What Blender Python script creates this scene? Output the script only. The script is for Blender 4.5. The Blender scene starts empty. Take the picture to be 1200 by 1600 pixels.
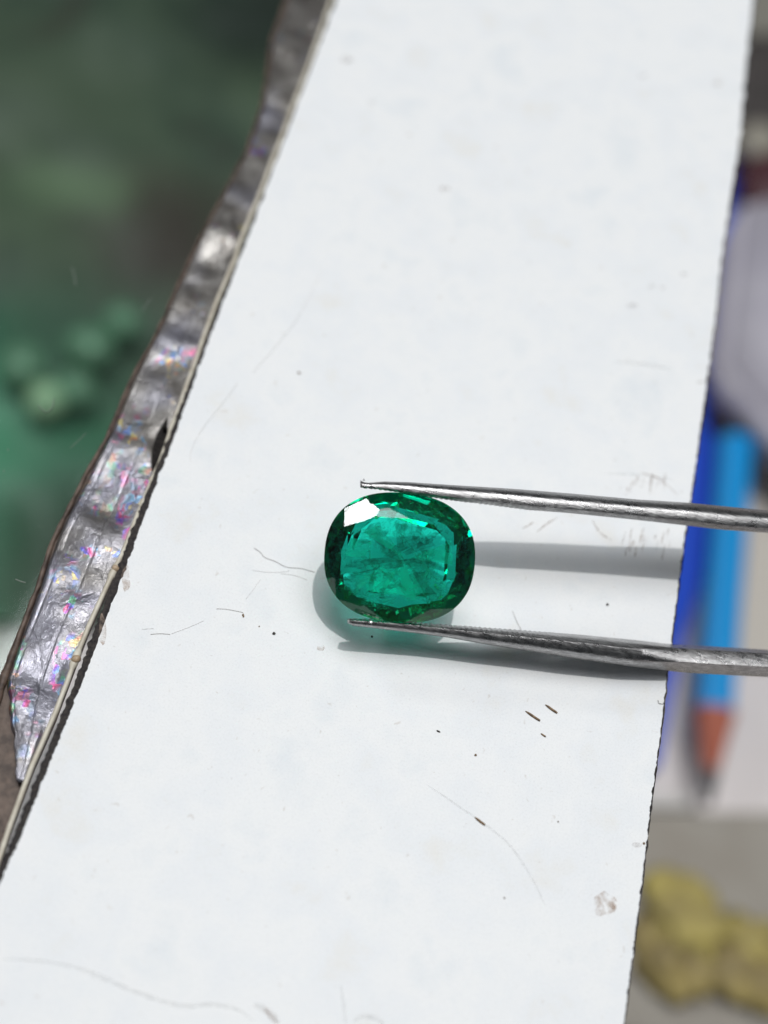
import bpy, bmesh, math, random
from mathutils import Vector, Matrix, noise
random.seed(7)
S = bpy.context.scene
COL = S.collection
S.unit_settings.scale_length = 0.01          # one unit is one centimetre
S.unit_settings.length_unit = 'CENTIMETERS'

# ------------------------------------------------------------------ camera
FPX = 2000.0                                  # focal length in photo pixels (1200 x 1600)
vd = Vector((925, 3459, -FPX)).normalized()   # long side of the card, seen by the camera
vw = Vector((3459, -925, 0)).normalized()
vn = vw.cross(vd)
AX_R = Vector((vw.x, vd.x, vn.x)); AX_U = Vector((vw.y, vd.y, vn.y)); AX_B = Vector((vw.z, vd.z, vn.z))
GEM = Vector((0, 0, 0.68)); GEM_D = 10.2
def c2w(v): return AX_R*v[0] + AX_U*v[1] + AX_B*v[2]
CAM = GEM - c2w(((625-600)/FPX*GEM_D, (800-871)/FPX*GEM_D, -GEM_D))
def P(px, py, z=0.0):                         # point of the horizontal level z that lies on a sight line
    r = c2w(((px-600)/FPX, (800-py)/FPX, -1.0))
    return CAM + r*((z-CAM.z)/r.z)
cam = bpy.data.cameras.new('camera'); co = bpy.data.objects.new('camera', cam); COL.objects.link(co)
cam.sensor_fit = 'VERTICAL'; cam.sensor_height = 36; cam.sensor_width = 36
cam.lens = 36*FPX/1600
cam.clip_start = 0.1; cam.clip_end = 500
m = Matrix((AX_R, AX_U, AX_B)).transposed().to_4x4(); m.translation = CAM
co.matrix_world = m
cam.dof.use_dof = True; cam.dof.focus_distance = 10.35
cam.dof.aperture_fstop = 0.1; cam.dof.aperture_blades = 0
cam.dof.aperture_fstop = (0.001*cam.lens)/(0.34)
S.camera = co
# ------------------------------------------------------------------ light
W = bpy.data.worlds.new('World'); S.world = W; W.use_nodes = True
W.node_tree.nodes['Background'].inputs[0].default_value = (0.86, 0.93, 1, 1)
W.node_tree.nodes['Background'].inputs[1].default_value = 0.07
def lamp(name, d, r, E, sx, sy=None, col=(1,1,1), target=Vector((0,0,0))):
    L = bpy.data.lights.new(name, 'AREA'); o = bpy.data.objects.new(name, L); COL.objects.link(o)
    d = Vector(d).normalized()
    o.location = target + d*r
    o.rotation_euler = d.to_track_quat('Z', 'Y').to_euler()
    L.shape = 'DISK' if sy is None else 'RECTANGLE'
    L.size = sx
    if sy: L.size_y = sy
    L.energy = E*math.pi*r*r
    L.color = col
    return o
lamp('key_lamp', (0.045, 0.10, 1), 150, 1.22, 2.0, col=(1, 0.985, 0.96))
lamp('ceiling_panel', (0.05, 0.19, 1), 100, 1.80, 72, 44, col=(0.95, 0.975, 1))
SIDE = Vector((-1.12, 0.70, 1)).normalized()
lamp('side_lamp', SIDE, 120, 0.36, 17, 15, col=(0.97, 0.99, 1))
S.view_settings.view_transform = 'Standard'; S.view_settings.look = 'None'
S.view_settings.exposure = 0; S.view_settings.gamma = 1
S.cycles.max_bounces = 24; S.cycles.transmission_bounces = 20; S.cycles.glossy_bounces = 8
S.cycles.transparent_max_bounces = 24
S.cycles.sample_clamp_indirect = 6
S.cycles.use_denoising = True

# ------------------------------------------------------------------ materials
def mat(name, color=(0.5,0.5,0.5), rough=0.5, metal=0.0, **kw):
    M = bpy.data.materials.new(name); M.use_nodes = True
    b = M.node_tree.nodes['Principled BSDF']
    b.inputs['Base Color'].default_value = (*color, 1)
    b.inputs['Roughness'].default_value = rough; b.inputs['Metallic'].default_value = metal
    for k, v in kw.items():
        b.inputs[k.replace('_', ' ')].default_value = v
    return M
def N(M, t, **kw):
    n = M.node_tree.nodes.new(t)
    for k, v in kw.items():
        if k in n.inputs: n.inputs[k].default_value = v
        else: setattr(n, k, v)
    return n
def LK(M, a, b): M.node_tree.links.new(a, b)
def BS(M): return M.node_tree.nodes['Principled BSDF']
def noise_n(M, scale, detail=4, rough=0.6, dist=0.0, vec=None):
    n = N(M, 'ShaderNodeTexNoise', Scale=scale, Detail=detail, Roughness=rough, Distortion=dist)
    if vec is None:
        vec = N(M, 'ShaderNodeTexCoord').outputs['Object']
    LK(M, vec, n.inputs['Vector'])
    return n
def ramp(M, fac, stops, interp='LINEAR'):
    r = N(M, 'ShaderNodeValToRGB'); cr = r.color_ramp; cr.interpolation = interp
    while len(cr.elements) < len(stops): cr.elements.new(0.5)
    for e, (p, c) in zip(cr.elements, stops):
        e.position = p; e.color = (*c, 1) if len(c) == 3 else c
    LK(M, fac, r.inputs['Fac']); return r
def bump(M, h, strength, dist):
    b = N(M, 'ShaderNodeBump', Strength=strength, Distance=dist)
    LK(M, h, b.inputs['Height']); LK(M, b.outputs['Normal'], BS(M).inputs['Normal']); return b
def mix(M, fac, a, b, mode='MIX'):
    x = N(M, 'ShaderNodeMix', data_type='RGBA', blend_type=mode)
    for s, v in ((x.inputs[0], fac), (x.inputs[6], a), (x.inputs[7], b)):
        if isinstance(v, (int, float)): s.default_value = v
        elif isinstance(v, tuple): s.default_value = (*v, 1)
        else: LK(M, v, s)
    return x.outputs[2]

def noisy(name, c1, c2, scale, rough=0.6, bstr=0.0, bd=0.02, metal=0, lo=0.35, hi=0.65, **kw):
    M = mat(name, c1, rough, metal, **kw)
    n = noise_n(M, scale)
    LK(M, ramp(M, n.outputs['Fac'], [(lo, c1), (hi, c2)]).outputs[0], BS(M).inputs['Base Color'])
    if bstr: bump(M, n.outputs['Fac'], bstr, bd)
    return M

M_card = mat('white_card', (0.78, 0.8, 0.81), 0.55)
n1 = noise_n(M_card, 1.3, 5, 0.6); n2 = noise_n(M_card, 60, 3, 0.7)
base = ramp(M_card, n1.outputs['Fac'], [(0.3, (0.755, 0.785, 0.81)), (0.45, (0.83, 0.84, 0.845)), (0.58, (0.795, 0.815, 0.835)), (0.72, (0.78, 0.775, 0.75))])
sp = ramp(M_card, n2.outputs['Fac'], [(0.25, (0.88,)*3), (0.42, (0.97,)*3), (0.55, (1,)*3)])
c = mix(M_card, 1.0, base.outputs[0], sp.outputs[0], 'MULTIPLY')
n3 = noise_n(M_card, 14, 2, 0.5, 0.6)
sm = ramp(M_card, n3.outputs['Fac'], [(0.24, (0.86, 0.83, 0.80)), (0.30, (1, 1, 1))])
c = mix(M_card, 1.0, c, sm.outputs[0], 'MULTIPLY')
LK(M_card, c, BS(M_card).inputs['Base Color'])
n4 = noise_n(M_card, 25, 6, 0.7); bump(M_card, n4.outputs['Fac'], 0.3, 0.012)

M_gap = noisy('dark_gap_sheet', (0.012, 0.010, 0.012), (0.05, 0.042, 0.038), 30, 0.9, 0.5, 0.01)
M_edge = noisy('card_core', (0.40, 0.37, 0.33), (0.6, 0.57, 0.52), 25, 0.85)
M_cream = noisy('cream_rim', (0.50, 0.45, 0.36), (0.68, 0.64, 0.54), 8, 0.5, 0.3, 0.01)
M_brown = noisy('brown_edge', (0.05, 0.032, 0.024), (0.15, 0.105, 0.08), 9, 0.6, 0.5, 0.02)

# steel
M_steel = mat('worn_steel', (0.42, 0.42, 0.43), 0.3, 1.0)
tc = N(M_steel, 'ShaderNodeTexCoord'); mp = N(M_steel, 'ShaderNodeMapping')
mp.inputs['Scale'].default_value = (6, 30, 30); LK(M_steel, tc.outputs['Object'], mp.inputs['Vector'])
ns = noise_n(M_steel, 1.6, 8, 0.75, 0.0, mp.outputs[0]); ns2 = noise_n(M_steel, 9, 5, 0.7)
LK(M_steel, ramp(M_steel, ns.outputs['Fac'], [(0.3, (0.15, 0.145, 0.145)), (0.5, (0.33, 0.325, 0.325)), (0.7, (0.58, 0.575, 0.57))]).outputs[0], BS(M_steel).inputs['Base Color'])
LK(M_steel, ramp(M_steel, ns2.outputs['Fac'], [(0.3, (0.18,)*3), (0.7, (0.42,)*3)]).outputs[0], BS(M_steel).inputs['Roughness'])
bump(M_steel, ns.outputs['Fac'], 0.35, 0.012)

# emerald
M_gem = bpy.data.materials.new('emerald_glass'); M_gem.use_nodes = True
nt = M_gem.node_tree; nt.nodes.remove(BS(M_gem)); out = nt.nodes['Material Output']
g = N(M_gem, 'ShaderNodeBsdfPrincipled', IOR=1.58, Roughness=0.0)
g.inputs['Base Color'].default_value = (0.16, 0.98, 0.93, 1); g.inputs['Transmission Weight'].default_value = 1
nt.links.new(g.outputs[0], out.inputs['Surface'])
nb = noise_n(M_gem, 4.0, 3, 0.6, 0.4); bb = N(M_gem, 'ShaderNodeBump', Strength=0.05, Distance=0.02)
LK(M_gem, nb.outputs['Fac'], bb.inputs['Height']); LK(M_gem, bb.outputs[0], g.inputs['Normal'])
va = N(M_gem, 'ShaderNodeVolumeAbsorption', Color=(0.0, 0.93, 0.84, 1), Density=6.0)
nt.links.new(va.outputs[0], out.inputs['Volume'])

def veil_mat(name, color, amount, scale, lo, hi):
    M = mat(name, color, 0.6)
    n = noise_n(M, scale, 6, 0.7, 1.2)
    r = ramp(M, n.outputs['Fac'], [(lo, (0, 0, 0)), (hi, (amount,)*3)])
    LK(M, r.outputs[0], BS(M).inputs['Alpha']); return M
M_veil = veil_mat('pale_veil', (0.45, 0.95, 0.75), 0.5, 12, 0.44, 0.62)
M_dveil = veil_mat('dark_veil', (0.005, 0.10, 0.06), 0.55, 13, 0.44, 0.58)
M_mveil = veil_mat('mid_veil', (0.01, 0.40, 0.22), 0.6, 8, 0.44, 0.62)

# ------------------------------------------------------------------ helpers
def link(name, me, material=None, parent=None):
    o = bpy.data.objects.new(name, me); COL.objects.link(o)
    if material: me.materials.append(material)
    if parent: o.parent = parent
    return o
def bm_obj(name, bm, material=None, parent=None, smooth=False):
    me = bpy.data.meshes.new(name); bm.normal_update(); bm.to_mesh(me); bm.free()
    if smooth:
        for p in me.polygons: p.use_smooth = True
    return link(name, me, material, parent)
def tag(o, label=None, cat=None, group=None, kind=None):
    for k, v in (('label', label), ('category', cat), ('group', group), ('kind', kind)):
        if v: o[k] = v
    return o
def empty(name, loc=(0,0,0)):
    o = bpy.data.objects.new(name, None); COL.objects.link(o); o.location = loc; o.empty_display_size = 0.3; return o
def lerp_poly(pts, y):                        # x of a polyline given by (x, y) rows at height y
    if y <= pts[0][1]: a, b = pts[0], pts[1]
    elif y >= pts[-1][1]: a, b = pts[-2], pts[-1]
    else:
        for a, b in zip(pts, pts[1:]):
            if a[1] <= y <= b[1]: break
    t = (y-a[1])/(b[1]-a[1]); return a[0]+(b[0]-a[0])*t
def slab(bm, top, z0, z1):                    # closed outline (list of xy) extruded from z1 (top) down to z0
    vt = [bm.verts.new((p[0], p[1], z1)) for p in top]; vb = [bm.verts.new((p[0], p[1], z0)) for p in top]
    bm.faces.new(vt); bm.faces.new(vb[::-1]); n = len(top)
    for i in range(n): bm.faces.new((vt[i], vb[i], vb[(i+1)%n], vt[(i+1)%n]))
    bmesh.ops.recalc_face_normals(bm, faces=bm.faces)
def tube(bm, pts, rad, seg=8, cap=True):
    rings = []
    for i, p in enumerate(pts):
        a = pts[max(i-1, 0)]; b = pts[min(i+1, len(pts)-1)]
        t = (Vector(b)-Vector(a)).normalized()
        u = t.cross(Vector((0.01, 0.02, 1))).normalized(); v = u.cross(t)
        r = rad[i] if isinstance(rad, (list, tuple)) else rad
        rings.append([bm.verts.new(Vector(p)+(u*math.cos(2*math.pi*k/seg)+v*math.sin(2*math.pi*k/seg))*r) for k in range(seg)])
    for A, B in zip(rings, rings[1:]):
        for k in range(seg): bm.faces.new((A[k], A[(k+1)%seg], B[(k+1)%seg], B[k]))
    if cap: bm.faces.new(rings[0][::-1]); bm.faces.new(rings[-1])
def smooth_path(pts, n=6):
    pts = [Vector(p) for p in pts]; out = []
    for i in range(len(pts)-1):
        p0 = pts[max(i-1, 0)]; p1 = pts[i]; p2 = pts[i+1]; p3 = pts[min(i+2, len(pts)-1)]
        for k in range(n):
            t = k/n
            out.append(0.5*((2*p1)+(p2-p0)*t+(2*p0-5*p1+4*p2-p3)*t*t+(3*p1-3*p2+p0*1-p0*2+p3)*t*t*t) if False else
                       0.5*((2*p1)+(p2-p0)*t+(2*p0-5*p1+4*p2-p3)*t*t+(3*p1-p0-3*p2+p3)*t*t*t))
    out.append(pts[-1]); return out
def nz(x, y=0.0, z=0.0): return noise.noise(Vector((x, y, z)))

# ------------------------------------------------------------------ table far below
TZ = -17.0
KZ = (CAM.z-TZ)/(CAM.z+10.0)             # things on the far table keep their apparent size
KG = (CAM.z+22.0)/(CAM.z+7.3)
M_table = noisy('pale_table', (0.68, 0.63, 0.62), (0.76, 0.72, 0.71), 0.2, 0.6)
bm = bmesh.new(); slab(bm, [(-140, -90), (120, -90), (120, 160), (-140, 160)], TZ-9, TZ-8)
tag(bm_obj('floor', bm, M_table), kind='structure')
bm = bmesh.new(); a, b = P(850, -200, TZ), P(500, 1800, TZ); a += (a-b)*1.5; b += (b-a)*0.4
slab(bm, [a.xy, b.xy, (70, b.y), (70, a.y)], TZ-1.2, TZ); tag(bm_obj('tabletop', bm, M_table), kind='structure')

# ------------------------------------------------------------------ white card
EL = [(560,-120),(525,0),(487,103),(452,197),(408,315),(387,373),(375,402),(337,503),(306,587),(275,675),(244,756),(212,844),(197,887),(172,950),(148,1015),(127,1070),(69,1214),(34,1304),(0,1379),(-90,1600),(-140,1720)]
ER = [(1195,-120),(1177,0),(1165,109),(1156,219),(1140,319),(1127,403),(1118,494),(1108,566),(1096,659),(1083,752),(1067,857),(1054,961),(1042,1052),(1035,1120),(1016,1262),(1005,1360),(992,1461),(975,1596),(955,1720)]
def edge_pts(poly, y0, y1, off, amp, freq, seed, z=0.0, step=3.0):
    out = []; y = y0
    while y <= y1:
        j = nz(y*freq, seed)*amp + nz(y*freq*3.1, seed+5)*amp*0.6
        out.append(P(lerp_poly(poly, y)+off+j, y, z)); y += step
    return out
TOPY, BOTY = -110, 1715
card = empty('card', (0, 0, 0))
tag(card, 'white cardboard strip with worn edges lying under the green gem', 'card')
L = edge_pts(EL, TOPY, BOTY, 0, 3.2, 0.06, 1.0); R = edge_pts(ER, TOPY, BOTY, 0, 2.6, 0.07, 9.0)
bm = bmesh.new(); slab(bm, [p.xy for p in L]+[p.xy for p in R[::-1]], -0.03, 0.0)
bm_obj('face_sheet', bm, M_card, card)
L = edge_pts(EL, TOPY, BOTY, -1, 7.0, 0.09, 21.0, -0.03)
for i, p in enumerate(L):                     # the dark backing stands in for the left shadow gap, wider towards the near end
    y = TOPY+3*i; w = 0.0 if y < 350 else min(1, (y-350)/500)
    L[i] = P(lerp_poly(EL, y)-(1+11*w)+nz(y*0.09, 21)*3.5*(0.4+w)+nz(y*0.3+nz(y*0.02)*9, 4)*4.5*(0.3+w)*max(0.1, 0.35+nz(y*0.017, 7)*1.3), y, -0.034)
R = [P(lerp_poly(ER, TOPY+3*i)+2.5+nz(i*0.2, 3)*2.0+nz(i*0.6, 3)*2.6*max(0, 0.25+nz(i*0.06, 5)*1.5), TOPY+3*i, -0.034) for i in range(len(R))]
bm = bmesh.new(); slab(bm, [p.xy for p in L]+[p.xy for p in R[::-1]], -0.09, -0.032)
bm_obj('shade_backing', bm, M_gap, card)

# marks on the card
def mark_mat(name, color, a, scale, lo, hi):
    M = mat(name, color, 0.8); n = noise_n(M, scale, 5, 0.7, 0.5)
    LK(M, ramp(M, n.outputs['Fac'], [(lo, (0,)*3), (hi, (a,)*3)]).outputs[0], BS(M).inputs['Alpha']); return M
M_stain = mark_mat('brown_stain', (0.50, 0.38, 0.30), 0.5, 12, 0.40, 0.66)
M_scr = mark_mat('scratch_dirt', (0.45, 0.36, 0.31), 0.42, 30, 0.38, 0.55)
M_faint = mark_mat('faint_crease', (0.58, 0.58, 0.57), 0.22, 20, 0.3, 0.6)
M_smu = mark_mat('smudge_dirt', (0.45, 0.40, 0.38), 0.45, 14, 0.38, 0.7)
M_dark = mat('dark_fibre', (0.03, 0.025, 0.02), 0.6)
M_fib = mat('grey_fibre', (0.40, 0.37, 0.35), 0.6)
M_pfib = mat('pale_fibre', (0.66, 0.63, 0.61), 0.7)
M_sliv = noisy('wood_sliver', (0.10, 0.06, 0.03), (0.30, 0.20, 0.12), 40, 0.7)
def stroke(name, px, w, m, z=0.002):          # a flat mark pressed on the card along photo points
    pts = smooth_path([P(x, y, z) for x, y in px], 5); bm = bmesh.new(); prev = None
    for i, p in enumerate(pts):
        a = pts[max(i-1, 0)]; b = pts[min(i+1, len(pts)-1)]; t = (b-a).normalized(); s = Vector((-t.y, t.x, 0))
        k = math.sin(math.pi*min(1, max(0, i/(len(pts)-1))))**0.5*w*(0.8+0.4*random.random())/2
        v = [bm.verts.new(p+s*k), bm.verts.new(p-s*k)]
        if prev: bm.faces.new((prev[0], v[0], v[1], prev[1]))
        prev = v
    return bm_obj(name, bm, m, card)
def blot(name, cx, cy, rx, ry, m, seed, z=0.003, parent=card):
    bm = bmesh.new(); vs = []
    for k in range(20):
        a = 2*math.pi*k/20; r = 1+0.35*nz(math.cos(a)*1.5+seed, math.sin(a)*1.5)
        vs.append(bm.verts.new(P(cx+rx*r*math.cos(a), cy+ry*r*math.sin(a), z)))
    bm.faces.new(vs); return bm_obj(name, bm, m, parent)
blot('stain', 944, 1413, 19, 18, M_stain, 1)
blot('stain', 957, 1412, 7, 9, M_stain, 2, 0.005)
blot('stain', 501, 1012, 7, 5, M_stain, 3)
blot('stain', 197, 905, 6, 22, M_stain, 5)
blot('stain', 160, 985, 6, 26, M_stain, 6)
for x, y, r in ((988,478,8),(1018,447,6),(1035,450,5),(1068,428,5),(540,93,10),(695,295,8),(1094,597,5),(1120,130,6),(470,584,4),(1005,118,6),(995,1320,8),(580,160,6)):
    blot('smudge', x, y, r, r*0.55, M_smu, x*0.1)
for i in range(38):                           # brown scuff strokes by the right edge
    x = random.choice((random.uniform(985, 1050), random.uniform(965, 1020))); y = random.uniform(745, 862); l = random.uniform(6, 26)
    if y > 770 and y < 828 and x > 900: y = random.choice((random.uniform(735, 765), random.uniform(828, 865)))
    stroke('scratch', [(x+l*0.12, y-l/2), (x, y), (x-l*0.1, y+l/2)], random.uniform(0.004, 0.016), M_scr)
for px in ([(838,832),(855,818),(872,808)], [(815,826),(826,821),(834,815)], [(925,812),(938,832),(958,846)], [(1000,738),(1030,748),(1062,776)]):
    stroke('scratch', px, 0.018, M_scr)
for px, w in (([(0,1499),(60,1501),(130,1515),(200,1545),(280,1571),(330,1569),(370,1577),(398,1596)], 0.028),
              ([(395,1568),(420,1582),(436,1600)], 0.05), ([(552,1596),(566,1588),(590,1592),(600,1604)], 0.03),
              ([(664,1224),(720,1262),(790,1314),(830,1370),(852,1416)], 0.02), ([(532,1538),(537,1570),(540,1600)], 0.02),
              ([(960,565),(1000,568),(1052,577)], 0.04), ([(940,740),(1000,742),(1055,750)], 0.02)):
    stroke('crease', px, w, M_faint)
stroke('crease', [(412,1574),(424,1588),(434,1600)], 0.03, M_scr, 0.004)
CARD_THINGS = []
def hair(px, r, m, label, hgt=0.007, group=None):
    r *= 0.62
    pts = smooth_path([P(x, y, hgt*(0.4+0.6*abs(nz(x*0.05, y*0.05))*2)+r) for x, y in px], 6)
    bm = bmesh.new(); tube(bm, pts, r, 5)
    return tag(bm_obj('fibre', bm, m, smooth=True), label, 'fibre', group)
FG = 'stray fibres lying on the white card'
hair([(397,856),(407,863),(414,871),(430,877),(448,886),(470,888),(492,894)], 0.0028, M_fib, 'thin kinked grey fibre on the card just upper left of the gem', group=FG)
hair([(395,891),(420,894),(448,893),(451,890)], 0.0018, M_pfib, 'short pale fibre below the kinked grey fibre left of the gem', group=FG)
hair([(438,896),(460,899),(480,906)], 0.0018, M_pfib, 'pale fibre running towards the left side of the gem', group=FG)
hair([(407,905),(395,922),(384,936)], 0.0018, M_pfib, 'short slanting pale fibre between the grey fibre and the brown dot', group=FG)
hair([(338,951),(355,952),(380,957)], 0.0024, M_fib, 'short brownish fibre ending at a small brown dot left of the gem', group=FG)
hair([(235,991),(250,990),(266,991)], 0.0026, M_fib, 'short dark grey fibre low on the left of the card', group=FG)
hair([(222,983),(240,982)], 0.0018, M_pfib, 'tiny pale fibre just above the short dark grey fibre', group=FG)
hair([(268,990),(295,980),(318,970)], 0.0018, M_pfib, 'pale fibre rising right from the short dark grey fibre', group=FG)
hair([(297,720),(300,700),(315,672),(340,640),(372,598)], 0.0022, M_pfib, 'long curved pale hair near the left edge of the card', group=FG)
hair([(395,582),(440,530),(475,480),(503,420)], 0.0020, M_pfib, 'long faint hair rising towards the top of the card', group=FG)
hair([(801,955),(808,972),(815,985)], 0.0024, M_fib, 'short straight grey fibre on the card between the tweezer arms', group=FG)
hair([(1028,1094),(1030,1099),(1036,1100)], 0.003, M_dark, 'tiny curled dark fibre at the right edge of the card below the tweezers', group=FG)
def speck(cx, cy, r, label, m=M_dark, ry=None, rot=0):
    c = P(cx, cy, 0.0); bm = bmesh.new(); bmesh.ops.create_icosphere(bm, subdivisions=2, radius=1)
    for v in bm.verts:
        k = 1+0.3*nz(v.co.x*2+cx, v.co.y*2, v.co.z*2); v.co = Vector((v.co.x*r*k, v.co.y*(ry or r)*k, v.co.z*min(r, ry or r)*0.6*k+min(r, ry or r)*0.5))
    o = bm_obj('speck', bm, m, smooth=True); o.location = c; o.rotation_euler.z = rot
    return tag(o, label, 'speck', 'dark specks on the white card')
speck(428, 990, 0.013, 'round black speck on the card left of the gem shadow')
speck(380, 962, 0.009, 'small brown speck at the end of a fibre left of the gem', M_sliv, 0.018, 0.4)
speck(467, 583, 0.012, 'tiny brown speck high on the left half of the card', M_sliv)
speck(685, 1143, 0.017, 'flat dark speck below the lower tweezer arm', M_dark, 0.008, -0.2)
speck(743, 1180, 0.010, 'faint small dark speck lower right of the flat dark speck', M_sliv)
speck(949, 945, 0.012, 'small dark speck on the card between the tweezer arms', M_dark)
speck(581, 995, 0.010, 'tiny dark speck in the shadow under the lower tweezer tip')
speck(788, 1403, 0.008, 'tiny grey speck low on the card left of the brown stain', M_fib)
speck(872, 1284, 0.008, 'tiny grey speck up left of the brown stain', M_fib)
speck(405, 979, 0.006, 'very small brown speck beside the round black speck', M_sliv)
speck(1006, 1318, 0.010, 'pale brown speck at the right edge of the card', M_sliv)
def sliver(x0, y0, x1, y1, w, label):
    a = P(x0, y0, 0.004); b = P(x1, y1, 0.010); bm = bmesh.new(); n = 8
    pts = [a.lerp(b, i/n)+Vector((0, 0, 0.004*math.sin(i))) for i in range(n+1)]
    tube(bm, pts, [0.68*w*(0.15+math.sin(math.pi*(0.06+0.8*i/n))**1.0) for i in range(n+1)], 6)
    return tag(bm_obj('sliver', bm, M_sliv), label, 'sliver', 'brown slivers on the white card')
sliver(821, 1111, 844, 1126, 0.014, 'darkest brown sliver on the card below the tweezers')
sliver(852, 1101, 871, 1114, 0.014, 'light brown sliver above and right of the darkest one')
sliver(845, 1146, 853, 1151, 0.009, 'smallest tan sliver under the other two below the tweezers')
sliver(742, 1277, 758, 1289, 0.013, 'lone brown sliver low in the middle of the card')

# ------------------------------------------------------------------ glass lid with hologram tape on its edge
CR = [(560,-120),(518,0),(485,93),(450,187),(406,303),(373,383),(369,400),(337,475),(306,562),(275,650),(244,734),(212,812),(194,859),(177,894),(137,981),(118,1030),(86,1115),(51,1194),(17,1286),(0,1338),(-60,1500),(-120,1660)]
OT = [(470,-120),(443,0),(420,61),(413,117),(406,163),(383,233),(336,322),(303,383),(270,455),(240,524),(202,591),(165,681),(127,749),(79,846),(56,917),(30,985),(3,1060),(-20,1130),(-60,1250),(-150,1400),(-240,1600)]
GZ = -0.10
lid = empty('case_lid', P(300, 600, GZ))
tag(lid, 'glass lid left of the white card, its edge taped with silvery hologram film', 'glass lid')
def to_local(o, par):                         # keep world placement when hanging under a moved thing
    o.parent = par; o.matrix_parent_inverse = Matrix.Translation(-par.location)
M_glass = mat('lid_glass', (0.80, 0.92, 0.86), 0.04, Transmission_Weight=1.0, IOR=1.45)
bm = bmesh.new()
ys = list(range(-120, 1260, 30))
edge = [P(lerp_poly(OT, y)+14, y, GZ-0.05) for y in ys]
slab(bm, [p.xy for p in edge]+[P(-900, 1260, GZ).xy, P(-700, -120, GZ).xy], GZ-0.30, GZ-0.06)
o = bm_obj('glass_pane', bm, M_glass); to_local(o, lid)
# hologram film
M_holo = mat('hologram_film', (0.5, 0.5, 0.5), 0.30, 0.65)
nb1 = noise_n(M_holo, 2.4, 5, 0.6, 1.0)
base = ramp(M_holo, nb1.outputs['Fac'], [(0.25, (0.20, 0.18, 0.165)), (0.42, (0.32, 0.30, 0.28)), (0.58, (0.43, 0.41, 0.39)), (0.74, (0.58, 0.56, 0.53))])
tch = N(M_holo, 'ShaderNodeTexCoord')
ma = N(M_holo, 'ShaderNodeMapping'); ma.inputs['Rotation'].default_value = (0, 0, -0.12); ma.inputs['Scale'].default_value = (19, 13, 1)
LK(M_holo, tch.outputs['Object'], ma.inputs['Vector'])
nd = noise_n(M_holo, 3, 3, 0.6); md = mix(M_holo, 0.25, ma.outputs[0], nd.outputs['Color'], 'ADD')
vo = N(M_holo, 'ShaderNodeTexVoronoi', Scale=1.0, distance='CHEBYCHEV'); LK(M_holo, md, vo.inputs['Vector'])
sep = N(M_holo, 'ShaderNodeSeparateColor'); LK(M_holo, vo.outputs['Color'], sep.inputs[0])
clu = noise_n(M_holo, 3.2, 1, 0.5); hm = N(M_holo, 'ShaderNodeMath', operation='MULTIPLY_ADD'); LK(M_holo, clu.outputs['Fac'], hm.inputs[0]); hm.inputs[1].default_value = 2.2
h2 = N(M_holo, 'ShaderNodeMath', operation='MULTIPLY'); LK(M_holo, sep.outputs[0], h2.inputs[0]); h2.inputs[1].default_value = 0.35; LK(M_holo, h2.outputs[0], hm.inputs[2])
h3 = N(M_holo, 'ShaderNodeMath', operation='FRACT'); LK(M_holo, hm.outputs[0], h3.inputs[0])
hue = ramp(M_holo, h3.outputs[0], [(0.0, (0.22, 0.25, 0.8)), (0.2, (0.3, 0.6, 0.8)), (0.36, (0.9, 0.12, 0.32)), (0.5, (0.2, 0.2, 0.85)), (0.64, (0.25, 0.7, 0.45)), (0.78, (0.9, 0.35, 0.25)), (0.9, (0.8, 0.7, 0.3))])
fine = noise_n(M_holo, 22, 4, 0.7, 0.5)
k1 = ramp(M_holo, sep.outputs[1], [(0.45, (0,)*3), (0.75, (0.8,)*3)])
cl2 = noise_n(M_holo, 1.9, 2, 0.5, 0.8)
yy_ = N(M_holo, 'ShaderNodeSeparateXYZ'); LK(M_holo, tch.outputs['Object'], yy_.inputs[0])
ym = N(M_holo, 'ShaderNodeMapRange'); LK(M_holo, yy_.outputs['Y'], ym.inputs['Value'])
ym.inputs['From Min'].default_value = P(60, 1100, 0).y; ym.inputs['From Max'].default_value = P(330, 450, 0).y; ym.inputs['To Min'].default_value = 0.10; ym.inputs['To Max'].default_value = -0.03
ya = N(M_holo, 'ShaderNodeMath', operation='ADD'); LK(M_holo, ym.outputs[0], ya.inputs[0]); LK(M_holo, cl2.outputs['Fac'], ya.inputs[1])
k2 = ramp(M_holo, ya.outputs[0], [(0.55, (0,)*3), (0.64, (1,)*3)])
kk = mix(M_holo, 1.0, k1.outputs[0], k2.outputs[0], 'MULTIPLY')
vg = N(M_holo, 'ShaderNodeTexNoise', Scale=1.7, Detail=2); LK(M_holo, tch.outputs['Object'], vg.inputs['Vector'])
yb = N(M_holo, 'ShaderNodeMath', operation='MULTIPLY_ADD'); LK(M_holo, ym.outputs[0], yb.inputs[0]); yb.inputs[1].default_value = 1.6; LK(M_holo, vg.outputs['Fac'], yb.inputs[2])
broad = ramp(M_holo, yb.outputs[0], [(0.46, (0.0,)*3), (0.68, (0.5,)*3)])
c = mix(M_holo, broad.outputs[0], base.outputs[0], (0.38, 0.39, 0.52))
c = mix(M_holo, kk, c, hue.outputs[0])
LK(M_holo, c, BS(M_holo).inputs['Base Color'])
BS(M_holo).inputs['Coat Weight'].default_value = 0.25; BS(M_holo).inputs['Coat Roughness'].default_value = 0.22
ve = N(M_holo, 'ShaderNodeTexVoronoi', Scale=2.0, feature='DISTANCE_TO_EDGE'); LK(M_holo, mix(M_holo, 0.3, tch.outputs['Object'], nd.outputs['Color'], 'ADD'), ve.inputs['Vector'])
cre = ramp(M_holo, ve.outputs['Distance'], [(0.0, (0,)*3), (0.05, (0.7,)*3), (0.4, (1,)*3)])
hh = mix(M_holo, 0.72, cre.outputs[0], fine.outputs['Fac'])
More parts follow.
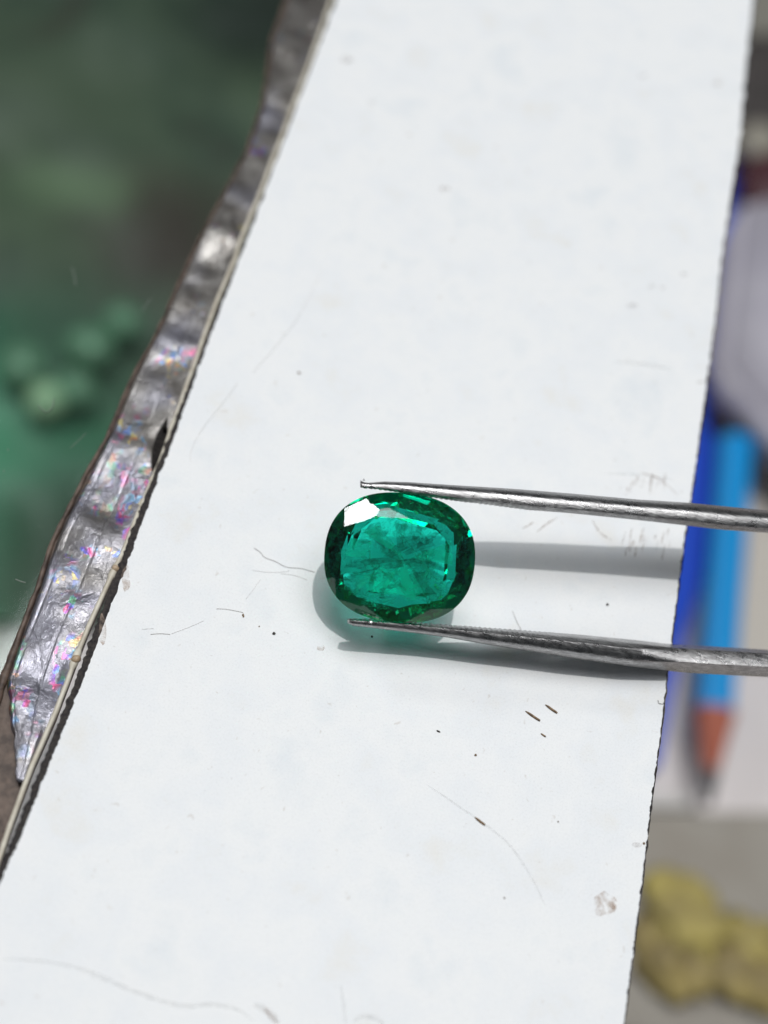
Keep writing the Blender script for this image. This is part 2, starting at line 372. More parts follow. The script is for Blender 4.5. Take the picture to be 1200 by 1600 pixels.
bump(M_holo, hh, 0.42, 0.02)
bm = bmesh.new(); NU = 64; rows = []
y = -110.0
while y <= 1226:
    xa = lerp_poly(OT, y)+5; xb = lerp_poly(CR, y)-1
    if y > 1060: xa = max(xa, 8+(y-1060)*0.12+5*nz(y*0.05, 3)+3*nz(y*0.2, 8))
    if xb-xa < 2: break
    row = []
    for i in range(NU+1):
        u = i/NU
        px = xa+(xb-xa)*u
        q = P(px, y, GZ)
        h = 0.042*nz(q.x*1.6+3+q.y*0.4, q.y*2.0, 1) + 0.020*nz(q.x*3.4+q.y, q.y*4.4, 5) + 0.0035*nz(q.x*9, q.y*12, 2)
        for gu, gd in ((0.15, 0.007), (0.60, 0.006)):   # lengthwise creases
            gc = gu+0.05*nz(q.y*0.6, gu*9)
            h -= gd*math.exp(-((u-gc)/0.014)**2)
        h *= min(1, 5*(1-u)+0.25)
        h -= 0.10*max(0, (0.10-u)/0.10)**2
        row.append(bm.verts.new((q.x, q.y, GZ+0.03+h)))
    rows.append(row); y += 5
for a, b in zip(rows, rows[1:]):
    for i in range(NU): bm.faces.new((a[i], b[i], b[i+1], a[i+1]))
r = bmesh.ops.solidify(bm, geom=bm.faces[:], thickness=0.008)
o = bm_obj('hologram_tape', bm, M_holo, smooth=True); to_local(o, lid)
# brown worn underside edge of the tape and the strip under it
bm = bmesh.new()
A = []; B_ = []
y = -110
while y <= 1700:
    w = (2 if y < 600 else 4)+3*nz(y*0.03, 2)+2*nz(y*0.11, 6)
    if 180 < y < 330: w += 2
    if y > 900: w += min(1, (y-900)/150)*9
    A.append(P(lerp_poly(OT, y)-w*0.6+2, y, GZ-0.02)); B_.append(P(lerp_poly(CR, y)-2, y, GZ-0.02)); y += 6
slab(bm, [p.xy for p in A]+[p.xy for p in B_[::-1]], GZ-0.22, GZ-0.05)
o = bm_obj('adhesive_backing', bm, M_brown); to_local(o, lid)
# raised brown ridge along the outer edge
bm = bmesh.new(); pts = []; rad = []
y = -110
while y <= 1400:
    pts.append(P(lerp_poly(OT, y)+3+1.5*nz(y*0.04, 8), y, GZ-0.03+0.01*nz(y*0.05, 3))); rad.append(0.012+0.009*min(1, max(0, (y-550)/250))+0.008*nz(y*0.06, 12)+(0.015*min(1, max(0, (y-980)/100)))); y += 6
tube(bm, pts, rad, 8); o = bm_obj('brown_edging', bm, M_brown, smooth=True); to_local(o, lid)
# cream rim
bm = bmesh.new(); pts = []; rad = []
y = -110
while y <= 1700:
    pts.append(P(lerp_poly(CR, y)+0.8*nz(y*0.02, 8), y, GZ+0.045+0.01*nz(y*0.03, 3)))
    rr = 0.021+0.003*nz(y*0.05, 1)
    if abs(y-1030) < 14 or abs(y-893) < 12: rr += 0.012
    rad.append(rr); y += 5
tube(bm, pts, rad, 8); o = bm_obj('cream_rim', bm, M_cream, smooth=True); to_local(o, lid)
M_wax = noisy('tan_glue', (0.30, 0.21, 0.13), (0.5, 0.38, 0.26), 20, 0.4)
for (x, yy, r) in ((119, 1030, 0.036), (181, 888, 0.03)):
    bm = bmesh.new(); bmesh.ops.create_icosphere(bm, subdivisions=2, radius=r)
    for v in bm.verts: v.co *= 1+0.35*nz(*(v.co*30+Vector((x, 0, 0))))
    q = P(x, yy, GZ+0.06); bmesh.ops.translate(bm, verts=bm.verts, vec=q)
    o = bm_obj('glue_drop', bm, M_wax, smooth=True); to_local(o, lid)
# torn hole in the film next to the rim
bm = bmesh.new(); pts = [(262,650),(254,662),(245,678),(238,700),(236,722),(238,738),(246,722),(254,700),(262,676)]
vs = [bm.verts.new(P(x, yy, GZ+0.075)) for x, yy in pts]; f = bm.faces.new(vs)
bmesh.ops.solidify(bm, geom=[f], thickness=0.02)
o = bm_obj('dark_tear', bm, M_gap); to_local(o, lid)
# dust and scratches on the pane
M_dust = mat('dust', (0.20, 0.23, 0.20), 0.9)
def pane_mark(px, r):
    bm = bmesh.new(); tube(bm, smooth_path([P(x, yy, GZ-0.052) for x, yy in px], 4), r, 5)
    o = bm_obj('scratch', bm, M_dust, smooth=True); to_local(o, lid)
pane_mark([(112,418),(116,430),(118,446)], 0.004); pane_mark([(222,486),(230,474),(236,466)], 0.003)
pane_mark([(24,905),(34,909),(40,910)], 0.005); pane_mark([(110,700),(125,686),(135,676)], 0.0025)
pane_mark([(60,634),(72,644),(82,636),(84,622)], 0.004)
for i in range(26):
    x, yy = random.uniform(0, 330), random.uniform(0, 960)
    if x > lerp_poly(OT, yy)-12: continue
    bm = bmesh.new(); bmesh.ops.create_icosphere(bm, subdivisions=1, radius=random.uniform(0.003, 0.008))
    bmesh.ops.translate(bm, verts=bm.verts, vec=P(x, yy, GZ-0.052)); o = bm_obj('dust_grain', bm, M_dust); to_local(o, lid)

# ------------------------------------------------------------------ below the glass: dark green cloth and balls standing in for blurred highlights
M_cloth = mat('green_cloth', (0.05, 0.08, 0.05), 0.45)
cn = noise_n(M_cloth, 0.22, 3, 0.55, 0.6)
cr = ramp(M_cloth, cn.outputs['Fac'], [(0.30, (0.035, 0.022, 0.020)), (0.40, (0.035, 0.062, 0.042)), (0.50, (0.075, 0.105, 0.07)), (0.62, (0.115, 0.155, 0.10)), (0.75, (0.15, 0.20, 0.115))])
tcc = N(M_cloth, 'ShaderNodeTexCoord'); cc = cr.outputs[0]
wob = noise_n(M_cloth, 0.25, 2, 0.5)
wv = mix(M_cloth, 1.0, tcc.outputs['Object'], mix(M_cloth, 1.0, wob.outputs['Color'], (3.0, 3.0, 3.0), 'MULTIPLY'), 'ADD')
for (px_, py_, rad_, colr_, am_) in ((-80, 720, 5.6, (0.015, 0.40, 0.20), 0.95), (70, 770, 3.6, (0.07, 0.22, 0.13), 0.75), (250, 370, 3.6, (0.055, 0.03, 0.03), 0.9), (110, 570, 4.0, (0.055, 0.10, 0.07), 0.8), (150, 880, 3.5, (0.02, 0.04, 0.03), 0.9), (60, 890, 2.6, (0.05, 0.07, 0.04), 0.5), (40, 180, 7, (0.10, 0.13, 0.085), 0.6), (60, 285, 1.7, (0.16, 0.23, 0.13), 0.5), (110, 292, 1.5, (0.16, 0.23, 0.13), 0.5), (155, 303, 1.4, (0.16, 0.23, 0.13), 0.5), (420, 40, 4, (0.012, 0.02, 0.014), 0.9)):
    q_ = P(px_, py_, -23.0)              # colour patches of the cloth; teal and pale streaks are painted blurred highlights
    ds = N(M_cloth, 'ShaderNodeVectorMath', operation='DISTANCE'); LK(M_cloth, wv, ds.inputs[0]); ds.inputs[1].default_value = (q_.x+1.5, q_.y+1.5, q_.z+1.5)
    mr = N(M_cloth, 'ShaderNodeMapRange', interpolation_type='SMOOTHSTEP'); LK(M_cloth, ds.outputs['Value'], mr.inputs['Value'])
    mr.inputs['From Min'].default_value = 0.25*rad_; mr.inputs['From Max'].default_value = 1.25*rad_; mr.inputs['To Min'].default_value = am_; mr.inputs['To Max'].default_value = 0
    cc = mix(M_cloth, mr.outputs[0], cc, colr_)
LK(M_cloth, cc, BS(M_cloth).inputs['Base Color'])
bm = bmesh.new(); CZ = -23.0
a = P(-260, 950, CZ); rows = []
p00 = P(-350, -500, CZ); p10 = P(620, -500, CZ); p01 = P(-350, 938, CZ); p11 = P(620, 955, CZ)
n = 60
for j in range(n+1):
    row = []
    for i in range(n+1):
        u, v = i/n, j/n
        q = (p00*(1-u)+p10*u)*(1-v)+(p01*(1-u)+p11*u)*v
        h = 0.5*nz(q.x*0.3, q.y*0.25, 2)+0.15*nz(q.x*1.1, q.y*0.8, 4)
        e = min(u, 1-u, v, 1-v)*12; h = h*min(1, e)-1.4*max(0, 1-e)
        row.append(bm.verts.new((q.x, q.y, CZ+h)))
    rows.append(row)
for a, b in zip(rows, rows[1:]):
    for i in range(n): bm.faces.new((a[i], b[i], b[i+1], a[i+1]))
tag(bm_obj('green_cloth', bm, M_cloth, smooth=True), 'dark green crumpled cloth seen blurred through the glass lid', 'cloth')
def blob(name, cx, cy, z, rx, ry, rz, m, label, cat, group=None, sub=3, amp=0.15, rot=0):
    c = P(cx, cy, z); bm = bmesh.new(); bmesh.ops.create_icosphere(bm, subdivisions=sub, radius=1)
    kz = KG if z < -21 else KZ; rx, ry, rz = rx*kz, ry*kz, rz*kz
    for v in bm.verts:
        k = 1+amp*nz(v.co.x*1.6+cx*0.1, v.co.y*1.6+cy*0.1, v.co.z*1.6); v.co = Vector((v.co.x*rx*k, v.co.y*ry*k, v.co.z*rz*k))
    o = bm_obj(name, bm, m, smooth=True); o.location = c; o.rotation_euler.z = rot
    return tag(o, label, cat, group)
M_glint = mat('pale_green_glint', (0.40, 0.60, 0.38), 0.25)  # added balls that stand in for blurred highlights
M_glint2 = mat('mid_green_glint', (0.14, 0.28, 0.18), 0.25)
BG = 'balls standing in for out of focus green highlights under the glass'
blob('glint', 72, 628, -22.0, 0.30, 0.30, 0.28, M_glint, 'brightest pale green bead under the glass, near the left edge', 'glint', BG, 2, 0.05)
blob('glint', 118, 612, -22.0, 0.36, 0.34, 0.3, M_glint2, 'green bead right beside the brightest pale bead', 'glint', BG, 2, 0.08)
blob('glint', 140, 545, -22.0, 0.42, 0.38, 0.3, M_glint2, 'green bead above and right of the brightest pale bead', 'glint', BG, 2, 0.08)
blob('glint', 192, 508, -22.0, 0.36, 0.34, 0.3, M_glint2, 'green bead nearest the hologram tape', 'glint', BG, 2, 0.08)
blob('glint', 35, 575, -22.0, 0.36, 0.40, 0.3, M_glint2, 'green bead above and left of the brightest pale bead', 'glint', BG, 2, 0.08)

# ------------------------------------------------------------------ below the card on the right
def quad_thing(name, px, z0, z1, m, label, cat):
    bm = bmesh.new(); slab(bm, [P(x, y, z1).xy for x, y in px], z0, z1)
    bmesh.ops.bevel(bm, geom=bm.edges[:], offset=min(0.06, (z1-z0)*0.3), segments=2, affect='EDGES')
    return tag(bm_obj(name, bm, m), label, cat)
M_blue = mat('deep_blue', (0.0, 0.055, 0.50), 0.75)
quad_thing('blue_folder', [(1090,250),(1172,240),(1160,520),(1146,760),(1108,880),(1074,980),(1052,1080),(1030,1200),(985,1200)], TZ, TZ+0.7, M_blue, 'deep blue plastic folder lying under the right edge of the card', 'folder')
# pencil
pen = empty('pencil', P(1140, 900, TZ+1.2)); tag(pen, 'bright blue pencil with orange tip pointing down, blurred beyond the card', 'pencil')
a = P(1150, 690, TZ+1.25); b = P(1117, 1112, TZ+1.25); c_ = P(1110, 1205, TZ+1.2); d_ = P(1106, 1256, TZ+1.18)
M_pblue = mat('pencil_blue', (0.0, 0.30, 0.72), 0.4); M_orange = mat('pencil_orange', (0.42, 0.11, 0.06), 0.55); M_lead = mat('pencil_lead', (0.03, 0.03, 0.035), 0.4)
def seg_obj(name, p, q, r0, r1, m, seg=6):
    bm = bmesh.new(); tube(bm, [p, p.lerp(q, 0.5), q], [r0, (r0+r1)/2, r1], seg); o = bm_obj(name, bm, m); to_local(o, pen)
PR = 0.31*KZ
seg_obj('barrel', a, b, PR, PR, M_pblue, 8)
seg_obj('end_cap', a+(a-b).normalized()*0.55*KZ, a, PR*0.9, PR*1.0, mat('cap_black', (0.01, 0.012, 0.02), 0.5), 8)
seg_obj('cone', b, c_, PR*1.1, 0.13*KZ, M_orange, 12)
seg_obj('lead', c_, d_, 0.15*KZ, 0.06*KZ, M_lead, 8)
M_lav = noisy('lavender_paper', (0.42, 0.40, 0.47), (0.5, 0.48, 0.54), 0.8, 0.6)
bm = bmesh.new()
slab(bm, [P(x, y, TZ+2.6).xy for x, y in ((1152,318),(1186,300),(1320,330),(1320,780),(1200,652),(1128,562))], TZ+1.2, TZ+2.6)
for v in bm.verts: v.co.z += 0.5*nz(v.co.x*0.6, v.co.y*0.6)
bmesh.ops.bevel(bm, geom=bm.edges[:], offset=0.3, segments=3, affect='EDGES')
tag(bm_obj('folded_paper', bm, M_lav, smooth=True), 'pale lavender folded paper with a slanting lower edge right of the card', 'paper')
blob('black_pouch', 1158, 655, TZ+0.9, 0.62, 0.55, 0.4, mat('dark_brown', (0.035, 0.02, 0.022), 0.7), 'dark pouch between the folded paper and the blue pencil', 'pouch')
blob('maroon_case', 1200, 285, TZ+1.4, 0.62, 1.2, 0.5, mat('maroon', (0.055, 0.008, 0.014), 0.5), 'dark maroon case at the right edge above the folded paper', 'case')
blob('pebble', 1186, 225, TZ+1.8, 0.42, 0.5, 0.35, mat('pebble_beige', (0.30, 0.28, 0.23), 0.6), 'beige rounded stone at the upper right beside the card', 'stone')
quad_thing('dark_box', [(1168,60),(1300,60),(1300,262),(1150,262)], TZ, TZ+0.9, noisy('box_grey', (0.035, 0.032, 0.03), (0.07, 0.06, 0.058), 0.8), 'dark brown grey box at the upper right beyond the card', 'box')
quad_thing('beige_box', [(1150,-160),(1400,-160),(1400,54),(1160,54)], TZ, TZ+1.0, mat('beige_card', (0.22, 0.21, 0.18), 0.7), 'beige box in the top right corner', 'box')
quad_thing('cream_sheet', [(1182,700),(1330,700),(1330,1040),(1150,1040)], TZ+0.02, TZ+0.12, mat('cream_paper', (0.60, 0.55, 0.48), 0.7), 'cream paper sheet to the right of the blue pencil', 'paper')
quad_thing('taupe_tray', [(960,1268),(1420,1268),(1400,1760),(900,1760)], TZ, TZ+0.5, noisy('taupe', (0.29, 0.26, 0.22), (0.34, 0.315, 0.275), 0.7), 'grey brown tray under the yellow stones at the lower right', 'tray')
quad_thing('lip_highlight', [(985,1238),(1090,1240),(1088,1262),(975,1262)], TZ, TZ+0.45, mat('highlight_white', (0.6, 0.58, 0.56), 0.6), 'short whitish strip for the highlight on the upper edge of the grey brown tray', 'strip')  # added strip paints the highlight on the tray's lip
M_yel = noisy('yellow_stone', (0.30, 0.24, 0.09), (0.52, 0.43, 0.13), 0.9, 0.7)
M_ochre = noisy('ochre_stone', (0.22, 0.17, 0.08), (0.42, 0.33, 0.12), 0.9, 0.7)
YG = 'yellow stones on the grey brown tray'
for x, y_, r, mm, lb in ((1078,1432,0.62,M_yel,'largest and brightest yellow stone on the tray'), (1046,1500,0.48,M_ochre,'ochre stone next to the card edge below the brightest yellow one'),
                        (1092,1505,0.42,M_ochre,'ochre stone right below the brightest yellow one'), (1178,1470,0.42,M_yel,'yellow stone at the right edge of the picture'),
                        (1150,1520,0.46,M_ochre,'ochre stone left below the yellow stone at the right edge'), (1192,1535,0.46,M_ochre,'ochre stone in the right corner group, lowest of all'),
                        (1025,1455,0.36,M_ochre,'small ochre stone half hidden by the card edge')):
    blob('yellow_stone', x, y_, TZ+0.5+r*0.5*KZ, r, r*0.9, r*0.3, mm, lb, 'stone', YG, 3, 0.75)

# ------------------------------------------------------------------ emerald
def ax_point(px, py, depth): return CAM + c2w(((px-600)/FPX*depth, (800-py)/FPX*depth, -depth))
A_, B2, EXP = 0.600, 0.516, 2.35
def outline(t, s=1.0):
    ct, st = math.cos(t), math.sin(t); e = 2/EXP
    return Vector((A_*s*math.copysign(abs(ct)**e, ct), B2*s*math.copysign(abs(st)**e, st), 0))
NS = 128
ring = [outline(2*math.pi*k/NS) for k in range(NS)]
def support(az, s=1.0):
    d = Vector((math.cos(az), math.sin(az), 0)); return max(p.dot(d) for p in ring)*s
gmx = Matrix((AX_R, AX_U, AX_B)).transposed().to_4x4()
gmx.translation = ax_point(624.5, 871, GEM_D)
gmx = gmx @ Matrix.Rotation(math.radians(-5), 4, 'Z') @ Matrix.Rotation(math.radians(-3), 4, 'X')
bm = bmesh.new(); slab(bm, [p.xy for p in ring], -0.42, 0.25)
def cut(az_deg, tilt_deg, rz, s, up=True):
    """facet plane touching the outline scaled by s at height rz, tilted from the table plane"""
    az = math.radians(az_deg); tl = math.radians(tilt_deg)
    n_ = Vector((math.cos(az)*math.sin(tl), math.sin(az)*math.sin(tl), math.cos(tl)*(1 if up else -1)))
    p = Vector((math.cos(az), math.sin(az), 0))*support(az, s); p.z = rz
    r = bmesh.ops.bisect_plane(bm, geom=bm.verts[:]+bm.edges[:]+bm.faces[:], plane_co=p, plane_no=n_, clear_outer=True, dist=1e-6)
    be = [e for e in bm.edges if len(e.link_faces) == 1]
    if be: bmesh.ops.holes_fill(bm, edges=be, sides=0)
rnd = random.Random(3)
TZG = 0.155
bmesh.ops.bisect_plane(bm, geom=bm.verts[:]+bm.edges[:]+bm.faces[:], plane_co=(0,0,TZG), plane_no=(0.0,0.0,1), clear_outer=True)
be = [e for e in bm.edges if len(e.link_faces) == 1]; bmesh.ops.holes_fill(bm, edges=be, sides=0)
J = lambda a: rnd.uniform(-a, a)
for k in range(16): cut(11.25+22.5*k+J(1.5), 43+J(1.5), 0.008, 1.0)           # upper girdle facets
hv = (gmx.to_3x3().inverted() @ (SIDE + (CAM-gmx.translation).normalized())).normalized()   # one crown facet throws back the side lamp
faz, ftl = math.degrees(math.atan2(hv.y, hv.x)), math.degrees(math.acos(hv.z))
for az, tl in ((0,33.5),(41,32),(81,33.5),(faz,ftl),(183,34),(228,33),(271,32.5),(318,33.5)): cut(az, tl, 0.018, 0.988)   # crown mains
cut(faz+7, 26.5, 0.075, 0.900)
for k in range(8): cut(45*k+J(2), 22+J(1.5), 0.122, 0.76)              # stars
for k in range(16): cut(11.25+22.5*k+J(1.5), 58+J(2), -0.015, 1.0, False)    # lower girdle
for k in range(12): cut(15+30*k+J(6), 48.5+J(4.5), -0.075+J(0.012), 0.93, False)       # pavilion mains
for az, tl, rz, sc in ((4,45,-0.215,0.70),(38,41,-0.205,0.78),(72,46,-0.21,0.70),(100,40,-0.225,0.74),(141,44,-0.20,0.78),(163,47,-0.215,0.70),
                       (190,45,-0.21,0.73),(222,40,-0.205,0.80),(255,45,-0.215,0.72),(288,41,-0.215,0.74),(325,42,-0.21,0.76)):
    cut(az, tl, rz, sc, False)                                                  # uneven lower steps
for az, tl, rz, sc in ((10,14,-0.262,0.66),(62,9,-0.268,0.62),(118,17,-0.262,0.64),(172,10,-0.268,0.66),(215,19,-0.262,0.60),(262,11,-0.268,0.66),(318,16,-0.262,0.62)):
    cut(az, tl, rz, sc, False)                                                  # shallow keel that windows the table
bmesh.ops.remove_doubles(bm, verts=bm.verts, dist=1e-5)
bmesh.ops.recalc_face_normals(bm, faces=bm.faces)
gem = bm_obj('emerald', bm, M_gem)
gem.matrix_world = gmx
tag(gem, 'green oval cushion cut emerald held between the tweezer arms', 'gemstone')
def veil(name, cx, cy, cz, lx, ly, rot, m, seed, tilt=0.0):
    bm = bmesh.new(); n = 14; rows = []
    R_ = Matrix.Rotation(rot, 3, 'Z') @ Matrix.Rotation(tilt, 3, 'X')
    for j in range(n+1):
        row = []
        for i in range(n+1):
            u, v = i/n*2-1, j/n*2-1
            k = 1+0.4*nz(u*1.5+seed, v*1.5)
            s_, t_ = u*math.sqrt(max(0, 1-v*v/2)), v*math.sqrt(max(0, 1-u*u/2))
            q = R_ @ Vector((s_*lx*k, t_*ly*k, 0.03*nz(u*2+seed, v*2, seed)))
            row.append(bm.verts.new(q+Vector((cx, cy, cz))))
        rows.append(row)
    for a, b in zip(rows, rows[1:]):
        for i in range(n): bm.faces.new((a[i], b[i], b[i+1], a[i+1]))
    return bm_obj(name, bm, m, gem, smooth=True)
rv = random.Random(11)
for cx, cy, cz, lx, ly, rot, mm, tl in (
    (-0.05,-0.06,-0.02,0.34,0.05,0.10,M_dveil,0.5),(0.08,0.10,0.02,0.24,0.045,0.45,M_dveil,0.4),(0.10,-0.15,-0.05,0.28,0.10,-0.3,M_veil,0.3),
    (-0.22,0.17,0.05,0.12,0.07,0.2,M_veil,0.6),(0.14,0.02,0.0,0.26,0.02,-0.85,M_veil,0.9),(-0.43,0.0,0.0,0.035,0.09,0.2,M_veil,0.2),
    (-0.12,-0.33,-0.03,0.13,0.05,0.2,M_veil,0.2),(0.44,0.10,0.0,0.02,0.11,-0.3,M_veil,0.5),(-0.16,-0.10,-0.06,0.30,0.03,0.3,M_dveil,0.8),
    (0.02,0.22,0.03,0.22,0.08,-0.15,M_mveil,0.2),(0.20,-0.05,-0.03,0.18,0.12,0.6,M_mveil,0.3),(-0.10,0.05,-0.08,0.20,0.05,-0.6,M_mveil,0.5),
    (0.02,-0.20,-0.05,0.22,0.035,0.5,M_dveil,0.6),(0.30,0.28,0.02,0.14,0.07,-0.7,M_mveil,0.2),(-0.32,-0.26,0.02,0.12,0.06,-0.7,M_mveil,0.2),
    (0.36,-0.22,0.0,0.10,0.06,0.8,M_mveil,0.2),(-0.02,0.36,0.03,0.20,0.05,0.05,M_mveil,0.3),(0.18,0.13,0.0,0.10,0.018,0.5,M_dveil,0.2),(-0.30,0.10,0.03,0.05,0.02,0.1,M_dveil,0.2)):
    veil('inclusion_and_shade', cx, cy, cz, lx, ly, rot, mm, rv.uniform(0, 30), tl)
M_gveil = veil_mat('rim_light_veil', (0.02, 0.55, 0.20), 0.8, 16, 0.50, 0.62)  # rim veils paint dark and bright facet tones into the stone
M_kveil = veil_mat('rim_shade_veil', (0.0, 0.02, 0.015), 0.9, 7, 0.46, 0.56)
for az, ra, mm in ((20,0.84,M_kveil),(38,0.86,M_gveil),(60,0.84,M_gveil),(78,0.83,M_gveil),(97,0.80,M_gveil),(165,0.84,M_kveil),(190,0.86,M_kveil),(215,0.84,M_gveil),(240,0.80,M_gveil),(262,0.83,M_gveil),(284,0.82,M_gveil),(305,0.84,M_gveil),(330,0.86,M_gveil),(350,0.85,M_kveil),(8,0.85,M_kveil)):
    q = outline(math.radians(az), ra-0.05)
    veil('inclusion_and_shade', q.x, q.y, 0.02+rv.uniform(-0.01, 0.015), rv.uniform(0.05, 0.09), rv.uniform(0.025, 0.045), math.atan2(q.x*B2, -q.y*A_)+rv.uniform(-0.3, 0.3), mm, rv.uniform(0, 30), rv.uniform(-0.2, 0.2))
for k in range(9):                             # thin fracture planes crossing under the table
    a_ = rv.uniform(0, 3.14); veil('fracture', rv.uniform(-0.25, 0.25), rv.uniform(-0.2, 0.2), rv.uniform(-0.08, 0.04), rv.uniform(0.10, 0.26), rv.uniform(0.006, 0.05), a_, rv.choice((M_veil, M_mveil, M_mveil)), rv.uniform(0, 30), rv.uniform(0.2, 1.2))
M_shb = veil_mat('facet_light_shard', (0.06, 0.95, 0.66), 0.45, 5, 0.25, 0.5)  # sheets painting the light and dark play of the facets
M_shd = veil_mat('facet_dark_shard', (0.0, 0.09, 0.055), 0.6, 5, 0.3, 0.6)
def shard(pts, z, m):                          # flat sheet painting a bright or dark facet inside the stone
    bm = bmesh.new(); bm.faces.new([bm.verts.new((x, y, z+0.08*x-0.05*y)) for x, y in pts]); bm_obj('facet_tone', bm, m, gem)
for pts, z, mm in (([(0.02,0.0),(-0.30,0.17),(-0.20,0.24),(0.0,0.05)], 0.02, M_shb), ([(0.05,0.02),(0.27,0.12),(0.20,0.18),(0.02,0.04)], 0.03, M_shd),
                   ([(0.08,0.0),(0.37,0.15),(0.39,-0.02),(0.20,0.0)], -0.02, M_shb), ([(0.0,-0.03),(-0.40,-0.12),(-0.36,-0.05),(-0.05,0.0)], 0.0, M_shd),
                   ([(0.02,-0.05),(-0.22,-0.30),(-0.10,-0.28)], -0.03, M_shb), ([(0.05,-0.05),(0.16,-0.30),(0.05,-0.27),(0.0,-0.10)], 0.0, M_shb),
                   ([(0.06,-0.03),(0.30,-0.25),(0.22,-0.28)], 0.02, M_shd), ([(-0.02,0.04),(-0.06,0.27),(0.16,0.25),(0.14,0.12)], -0.01, M_shd),
                   ([(-0.38,0.12),(-0.41,-0.02),(-0.28,-0.04),(-0.24,0.10)], 0.03, M_shb), ([(-0.05,-0.22),(0.18,-0.20),(0.24,-0.26),(0.10,-0.31)], -0.04, M_shb),
                   ([(-0.12,0.05),(-0.18,0.27),(-0.26,0.24),(-0.30,0.18)], 0.01, M_shd)):
    shard(pts, z, mm)
for az in (172, 186, 200, 355, 8, 22, 338):  # dark veils painting shade into both sides of the rim
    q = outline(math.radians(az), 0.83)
    veil('inclusion_and_shade', q.x, q.y, 0.0, 0.12, 0.055, math.pi/2+rv.uniform(-0.2, 0.2)+(0.25 if az in (22, 200) else -0.2), M_kveil, rv.uniform(0, 30), 0.1)
M_flake = mat('sparkle_flake', (0.25, 1.0, 0.45), 0.25, 0.3)  # flakes put in as painted green sparkles
for cx, cy, cz, r_ in ((0.02,-0.42,-0.02,0.018),(0.12,-0.40,-0.02,0.022),(-0.06,-0.43,-0.02,0.012),(0.30,-0.20,0.0,0.016),(0.33,-0.27,0.0,0.018),(0.10,0.34,0.0,0.018),(-0.05,0.38,0.02,0.02),(0.22,-0.40,-0.01,0.008),(0.05,0.42,0.0,0.010),(-0.24,0.30,0.05,0.028),(-0.28,-0.24,0.02,0.012),(0.46,0.04,0.0,0.010),(-0.16,-0.41,-0.02,0.01)):
    bm = bmesh.new(); n_ = 7
    el = rv.uniform(0.7, 1.9); vs = [bm.verts.new((r_*(0.35+1.0*rv.random())*math.cos(2*math.pi*k/n_)*el, r_*(0.2+0.8*rv.random())*math.sin(2*math.pi*k/n_), 0)) for k in range(n_)]
    bm.faces.new(vs); bmesh.ops.transform(bm, matrix=Matrix.Translation((cx, cy, cz)) @ Matrix.Rotation(rv.uniform(-3, 3), 4, 'Z') @ Matrix.Rotation(rv.uniform(-0.5, 0.5), 4, 'X'), verts=bm.verts)
    bm_obj('painted_sparkle', bm, M_flake, gem)

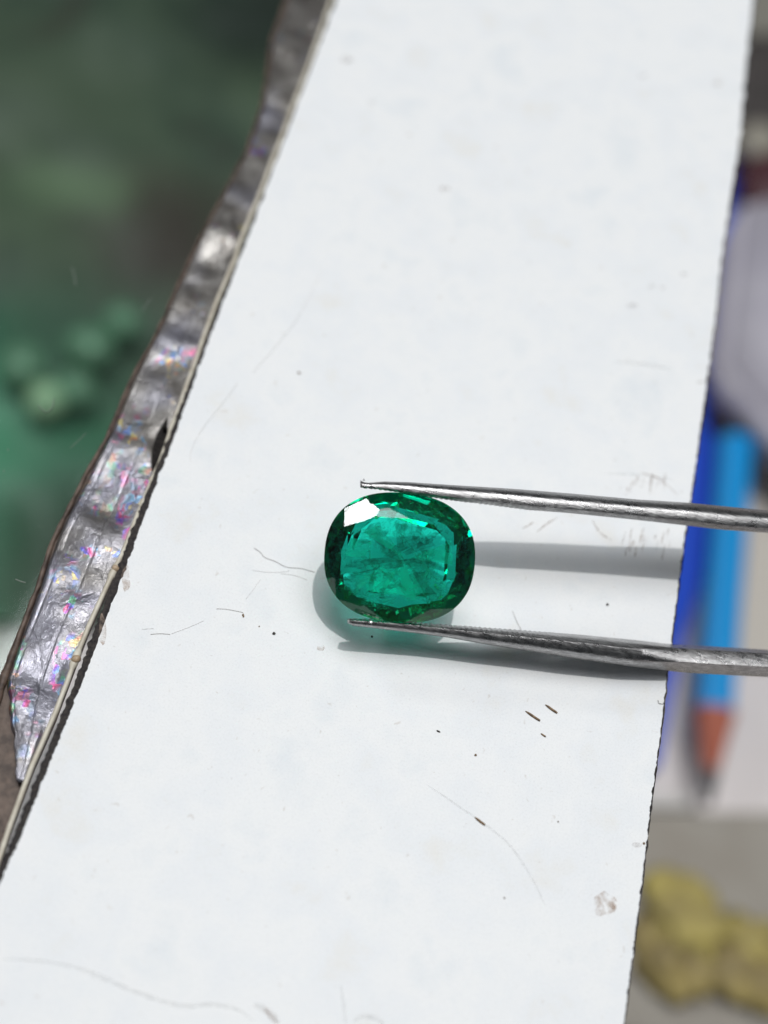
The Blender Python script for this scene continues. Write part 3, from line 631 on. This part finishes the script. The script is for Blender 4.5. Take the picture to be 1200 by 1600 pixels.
# ------------------------------------------------------------------ tweezers
TW = empty('tweezers', P(1500, 900, 0.6)); tag(TW, 'worn steel tweezers gripping the green gem from the right', 'tweezers')
def arm(top, bot, zf, inner, x0, x1, tail, twist):
    """top/bot: photo outline rows (y at x); zf(x): height over the card; inner=-1 teeth below, +1 teeth above"""
    T = [(y_, x_) for x_, y_ in top]; Bt = [(y_, x_) for x_, y_ in bot]
    secs = []; x = x0
    while x <= x1:
        yt, yb = lerp_poly(T, x), lerp_poly(Bt, x)
        c = P(x, (yt+yb)/2, zf(x)); d = (c-CAM).dot(-AX_B)
        h = (yb-yt)/FPX*d
        secs.append((c, h, x, AX_U.copy(), AX_B.copy())); x += 2.0 if x < 900 else 6
    c, h, x, _, _ = secs[-1]
    for i, (q, hh) in enumerate(tail): secs.append((q, hh, 9999, AX_U.copy(), AX_B.copy()))
    bm = bmesh.new(); rings = []
    for c, h, x, up, bk in secs:
        f = min(1, max(0, (x-x0)/350))
        dep = h*(1.15+0.5*f)+0.03                 # depth of the blade behind its visible edge
        k = twist(x)
        # cross section (v along image up, w towards the camera), inner side = teeth
        prof = [(-0.50, -0.5), (-0.50, 0.18), (-0.46, 0.36), (-0.30, 0.48), (0.02, 0.5), (0.20, 0.44), (0.36, 0.30), (0.48, 0.05), (0.50, -0.25), (0.42, -0.5)]
        rd = min(1, max(0, (x-980)/80)) if inner > 0 else 0.0
        prof2 = [(-0.50, -0.5), (-0.50, 0.20), (-0.49, 0.31), (-0.36, 0.365), (-0.08, 0.455), (0.0, 0.47), (0.08, 0.41), (0.44, 0.02), (0.50, -0.10), (0.45, -0.5)]
        prof = [(a_[0]*(1-rd)+b_[0]*rd, a_[1]*(1-rd)+b_[1]*rd) for a_, b_ in zip(prof, prof2)]
        if inner > 0: prof = [(-v, w) for v, w in prof][::-1]
        tooth = 0.0
        if x < 880:
            ph = (x/7.9) % 1.0; tooth = (0.0048+0.004*nz(x*0.13, 2))*(1 if ph < 0.55 else 0)*min(1, (880-x)/60)
        ring_ = []
        for v, w in prof:
            vv = v*h; ww = w*dep
            if v*inner > 0.40: vv += inner*(tooth-0.003)
            elif v*inner > 0.3: vv += inner*tooth*0.3
            a = k; ring_.append(bm.verts.new(c+up*(vv*math.cos(a)-ww*math.sin(a)*0.5)+bk*(ww-dep*0.15+vv*math.sin(a))+Vector((0,0,0))))
        rings.append(ring_)
    for A, Bq in zip(rings, rings[1:]):
        m_ = len(A)
        for i in range(m_): bm.faces.new((A[i], A[(i+1)%m_], Bq[(i+1)%m_], Bq[i]))
    bm.faces.new(rings[0][::-1]); bm.faces.new(rings[-1])
    bmesh.ops.recalc_face_normals(bm, faces=bm.faces)
    o = bm_obj('arm', bm, M_steel, smooth=True)
    for p in o.data.polygons: p.use_smooth = True
    o.data.set_sharp_from_angle(angle=math.radians(38))
    to_local(o, TW); return o
JOIN = P(1200, 930, 0.45)+Vector((9.0, 0.6, 1.2))
def tail_pts(x, y, z, h, bulge):
    a = P(x, y, z); out = []
    for i in range(1, 13):
        t = i/12; q = a.lerp(JOIN, t)+AX_U*bulge*math.sin(math.pi*t)*0.5
        out.append((q, h+(0.30-h)*min(1, t*2)))
    return out
UT = [(563,750),(568,753),(576,754),(600,752),(640,753),(700,757),(800,763),(900,771),(1000,780),(1080,785),(1200,797),(1260,803)]
UB = [(563,761),(568,763),(576,763),(600,766),(640,772),(700,781),(760,788),(830,797),(900,803),(1000,813),(1080,822),(1140,829),(1200,833),(1260,838)]
LT = [(543,967),(550,967),(580,968),(640,972),(700,978),(800,986),(900,994),(1000,1004),(1050,1010),(1200,1019),(1260,1023)]
LB = [(543,974),(552,978),(600,984),(650,990),(700,997),(760,1008),(830,1019),(900,1031),(1000,1045),(1040,1050),(1100,1055),(1200,1060),(1260,1062)]
arm(UT, UB, lambda x: 0.985-0.00026*(x-563), -1, 563, 1250, tail_pts(1262, 820, 0.78, 0.22, 0.3), lambda x: 0.0)
arm(LT, LB, lambda x: 0.445-0.00040*(x-543), 1, 543, 1250, tail_pts(1262, 1042, 0.15, 0.25, -0.3), lambda x: 0.0)
bm = bmesh.new(); tube(bm, [JOIN-Vector((0.6,0,0.05)), JOIN, JOIN+Vector((0.9,0.05,0.1))], [0.25, 0.28, 0.24], 12)
o = bm_obj('joint', bm, M_steel, smooth=True); to_local(o, TW)
# small burr on the tip of the upper arm
bm = bmesh.new(); q = P(568, 751, 0.985); tube(bm, [q, q+AX_U*0.018+AX_R*0.002], [0.012, 0.003], 5)
o = bm_obj('burr', bm, M_steel); to_local(o, TW)
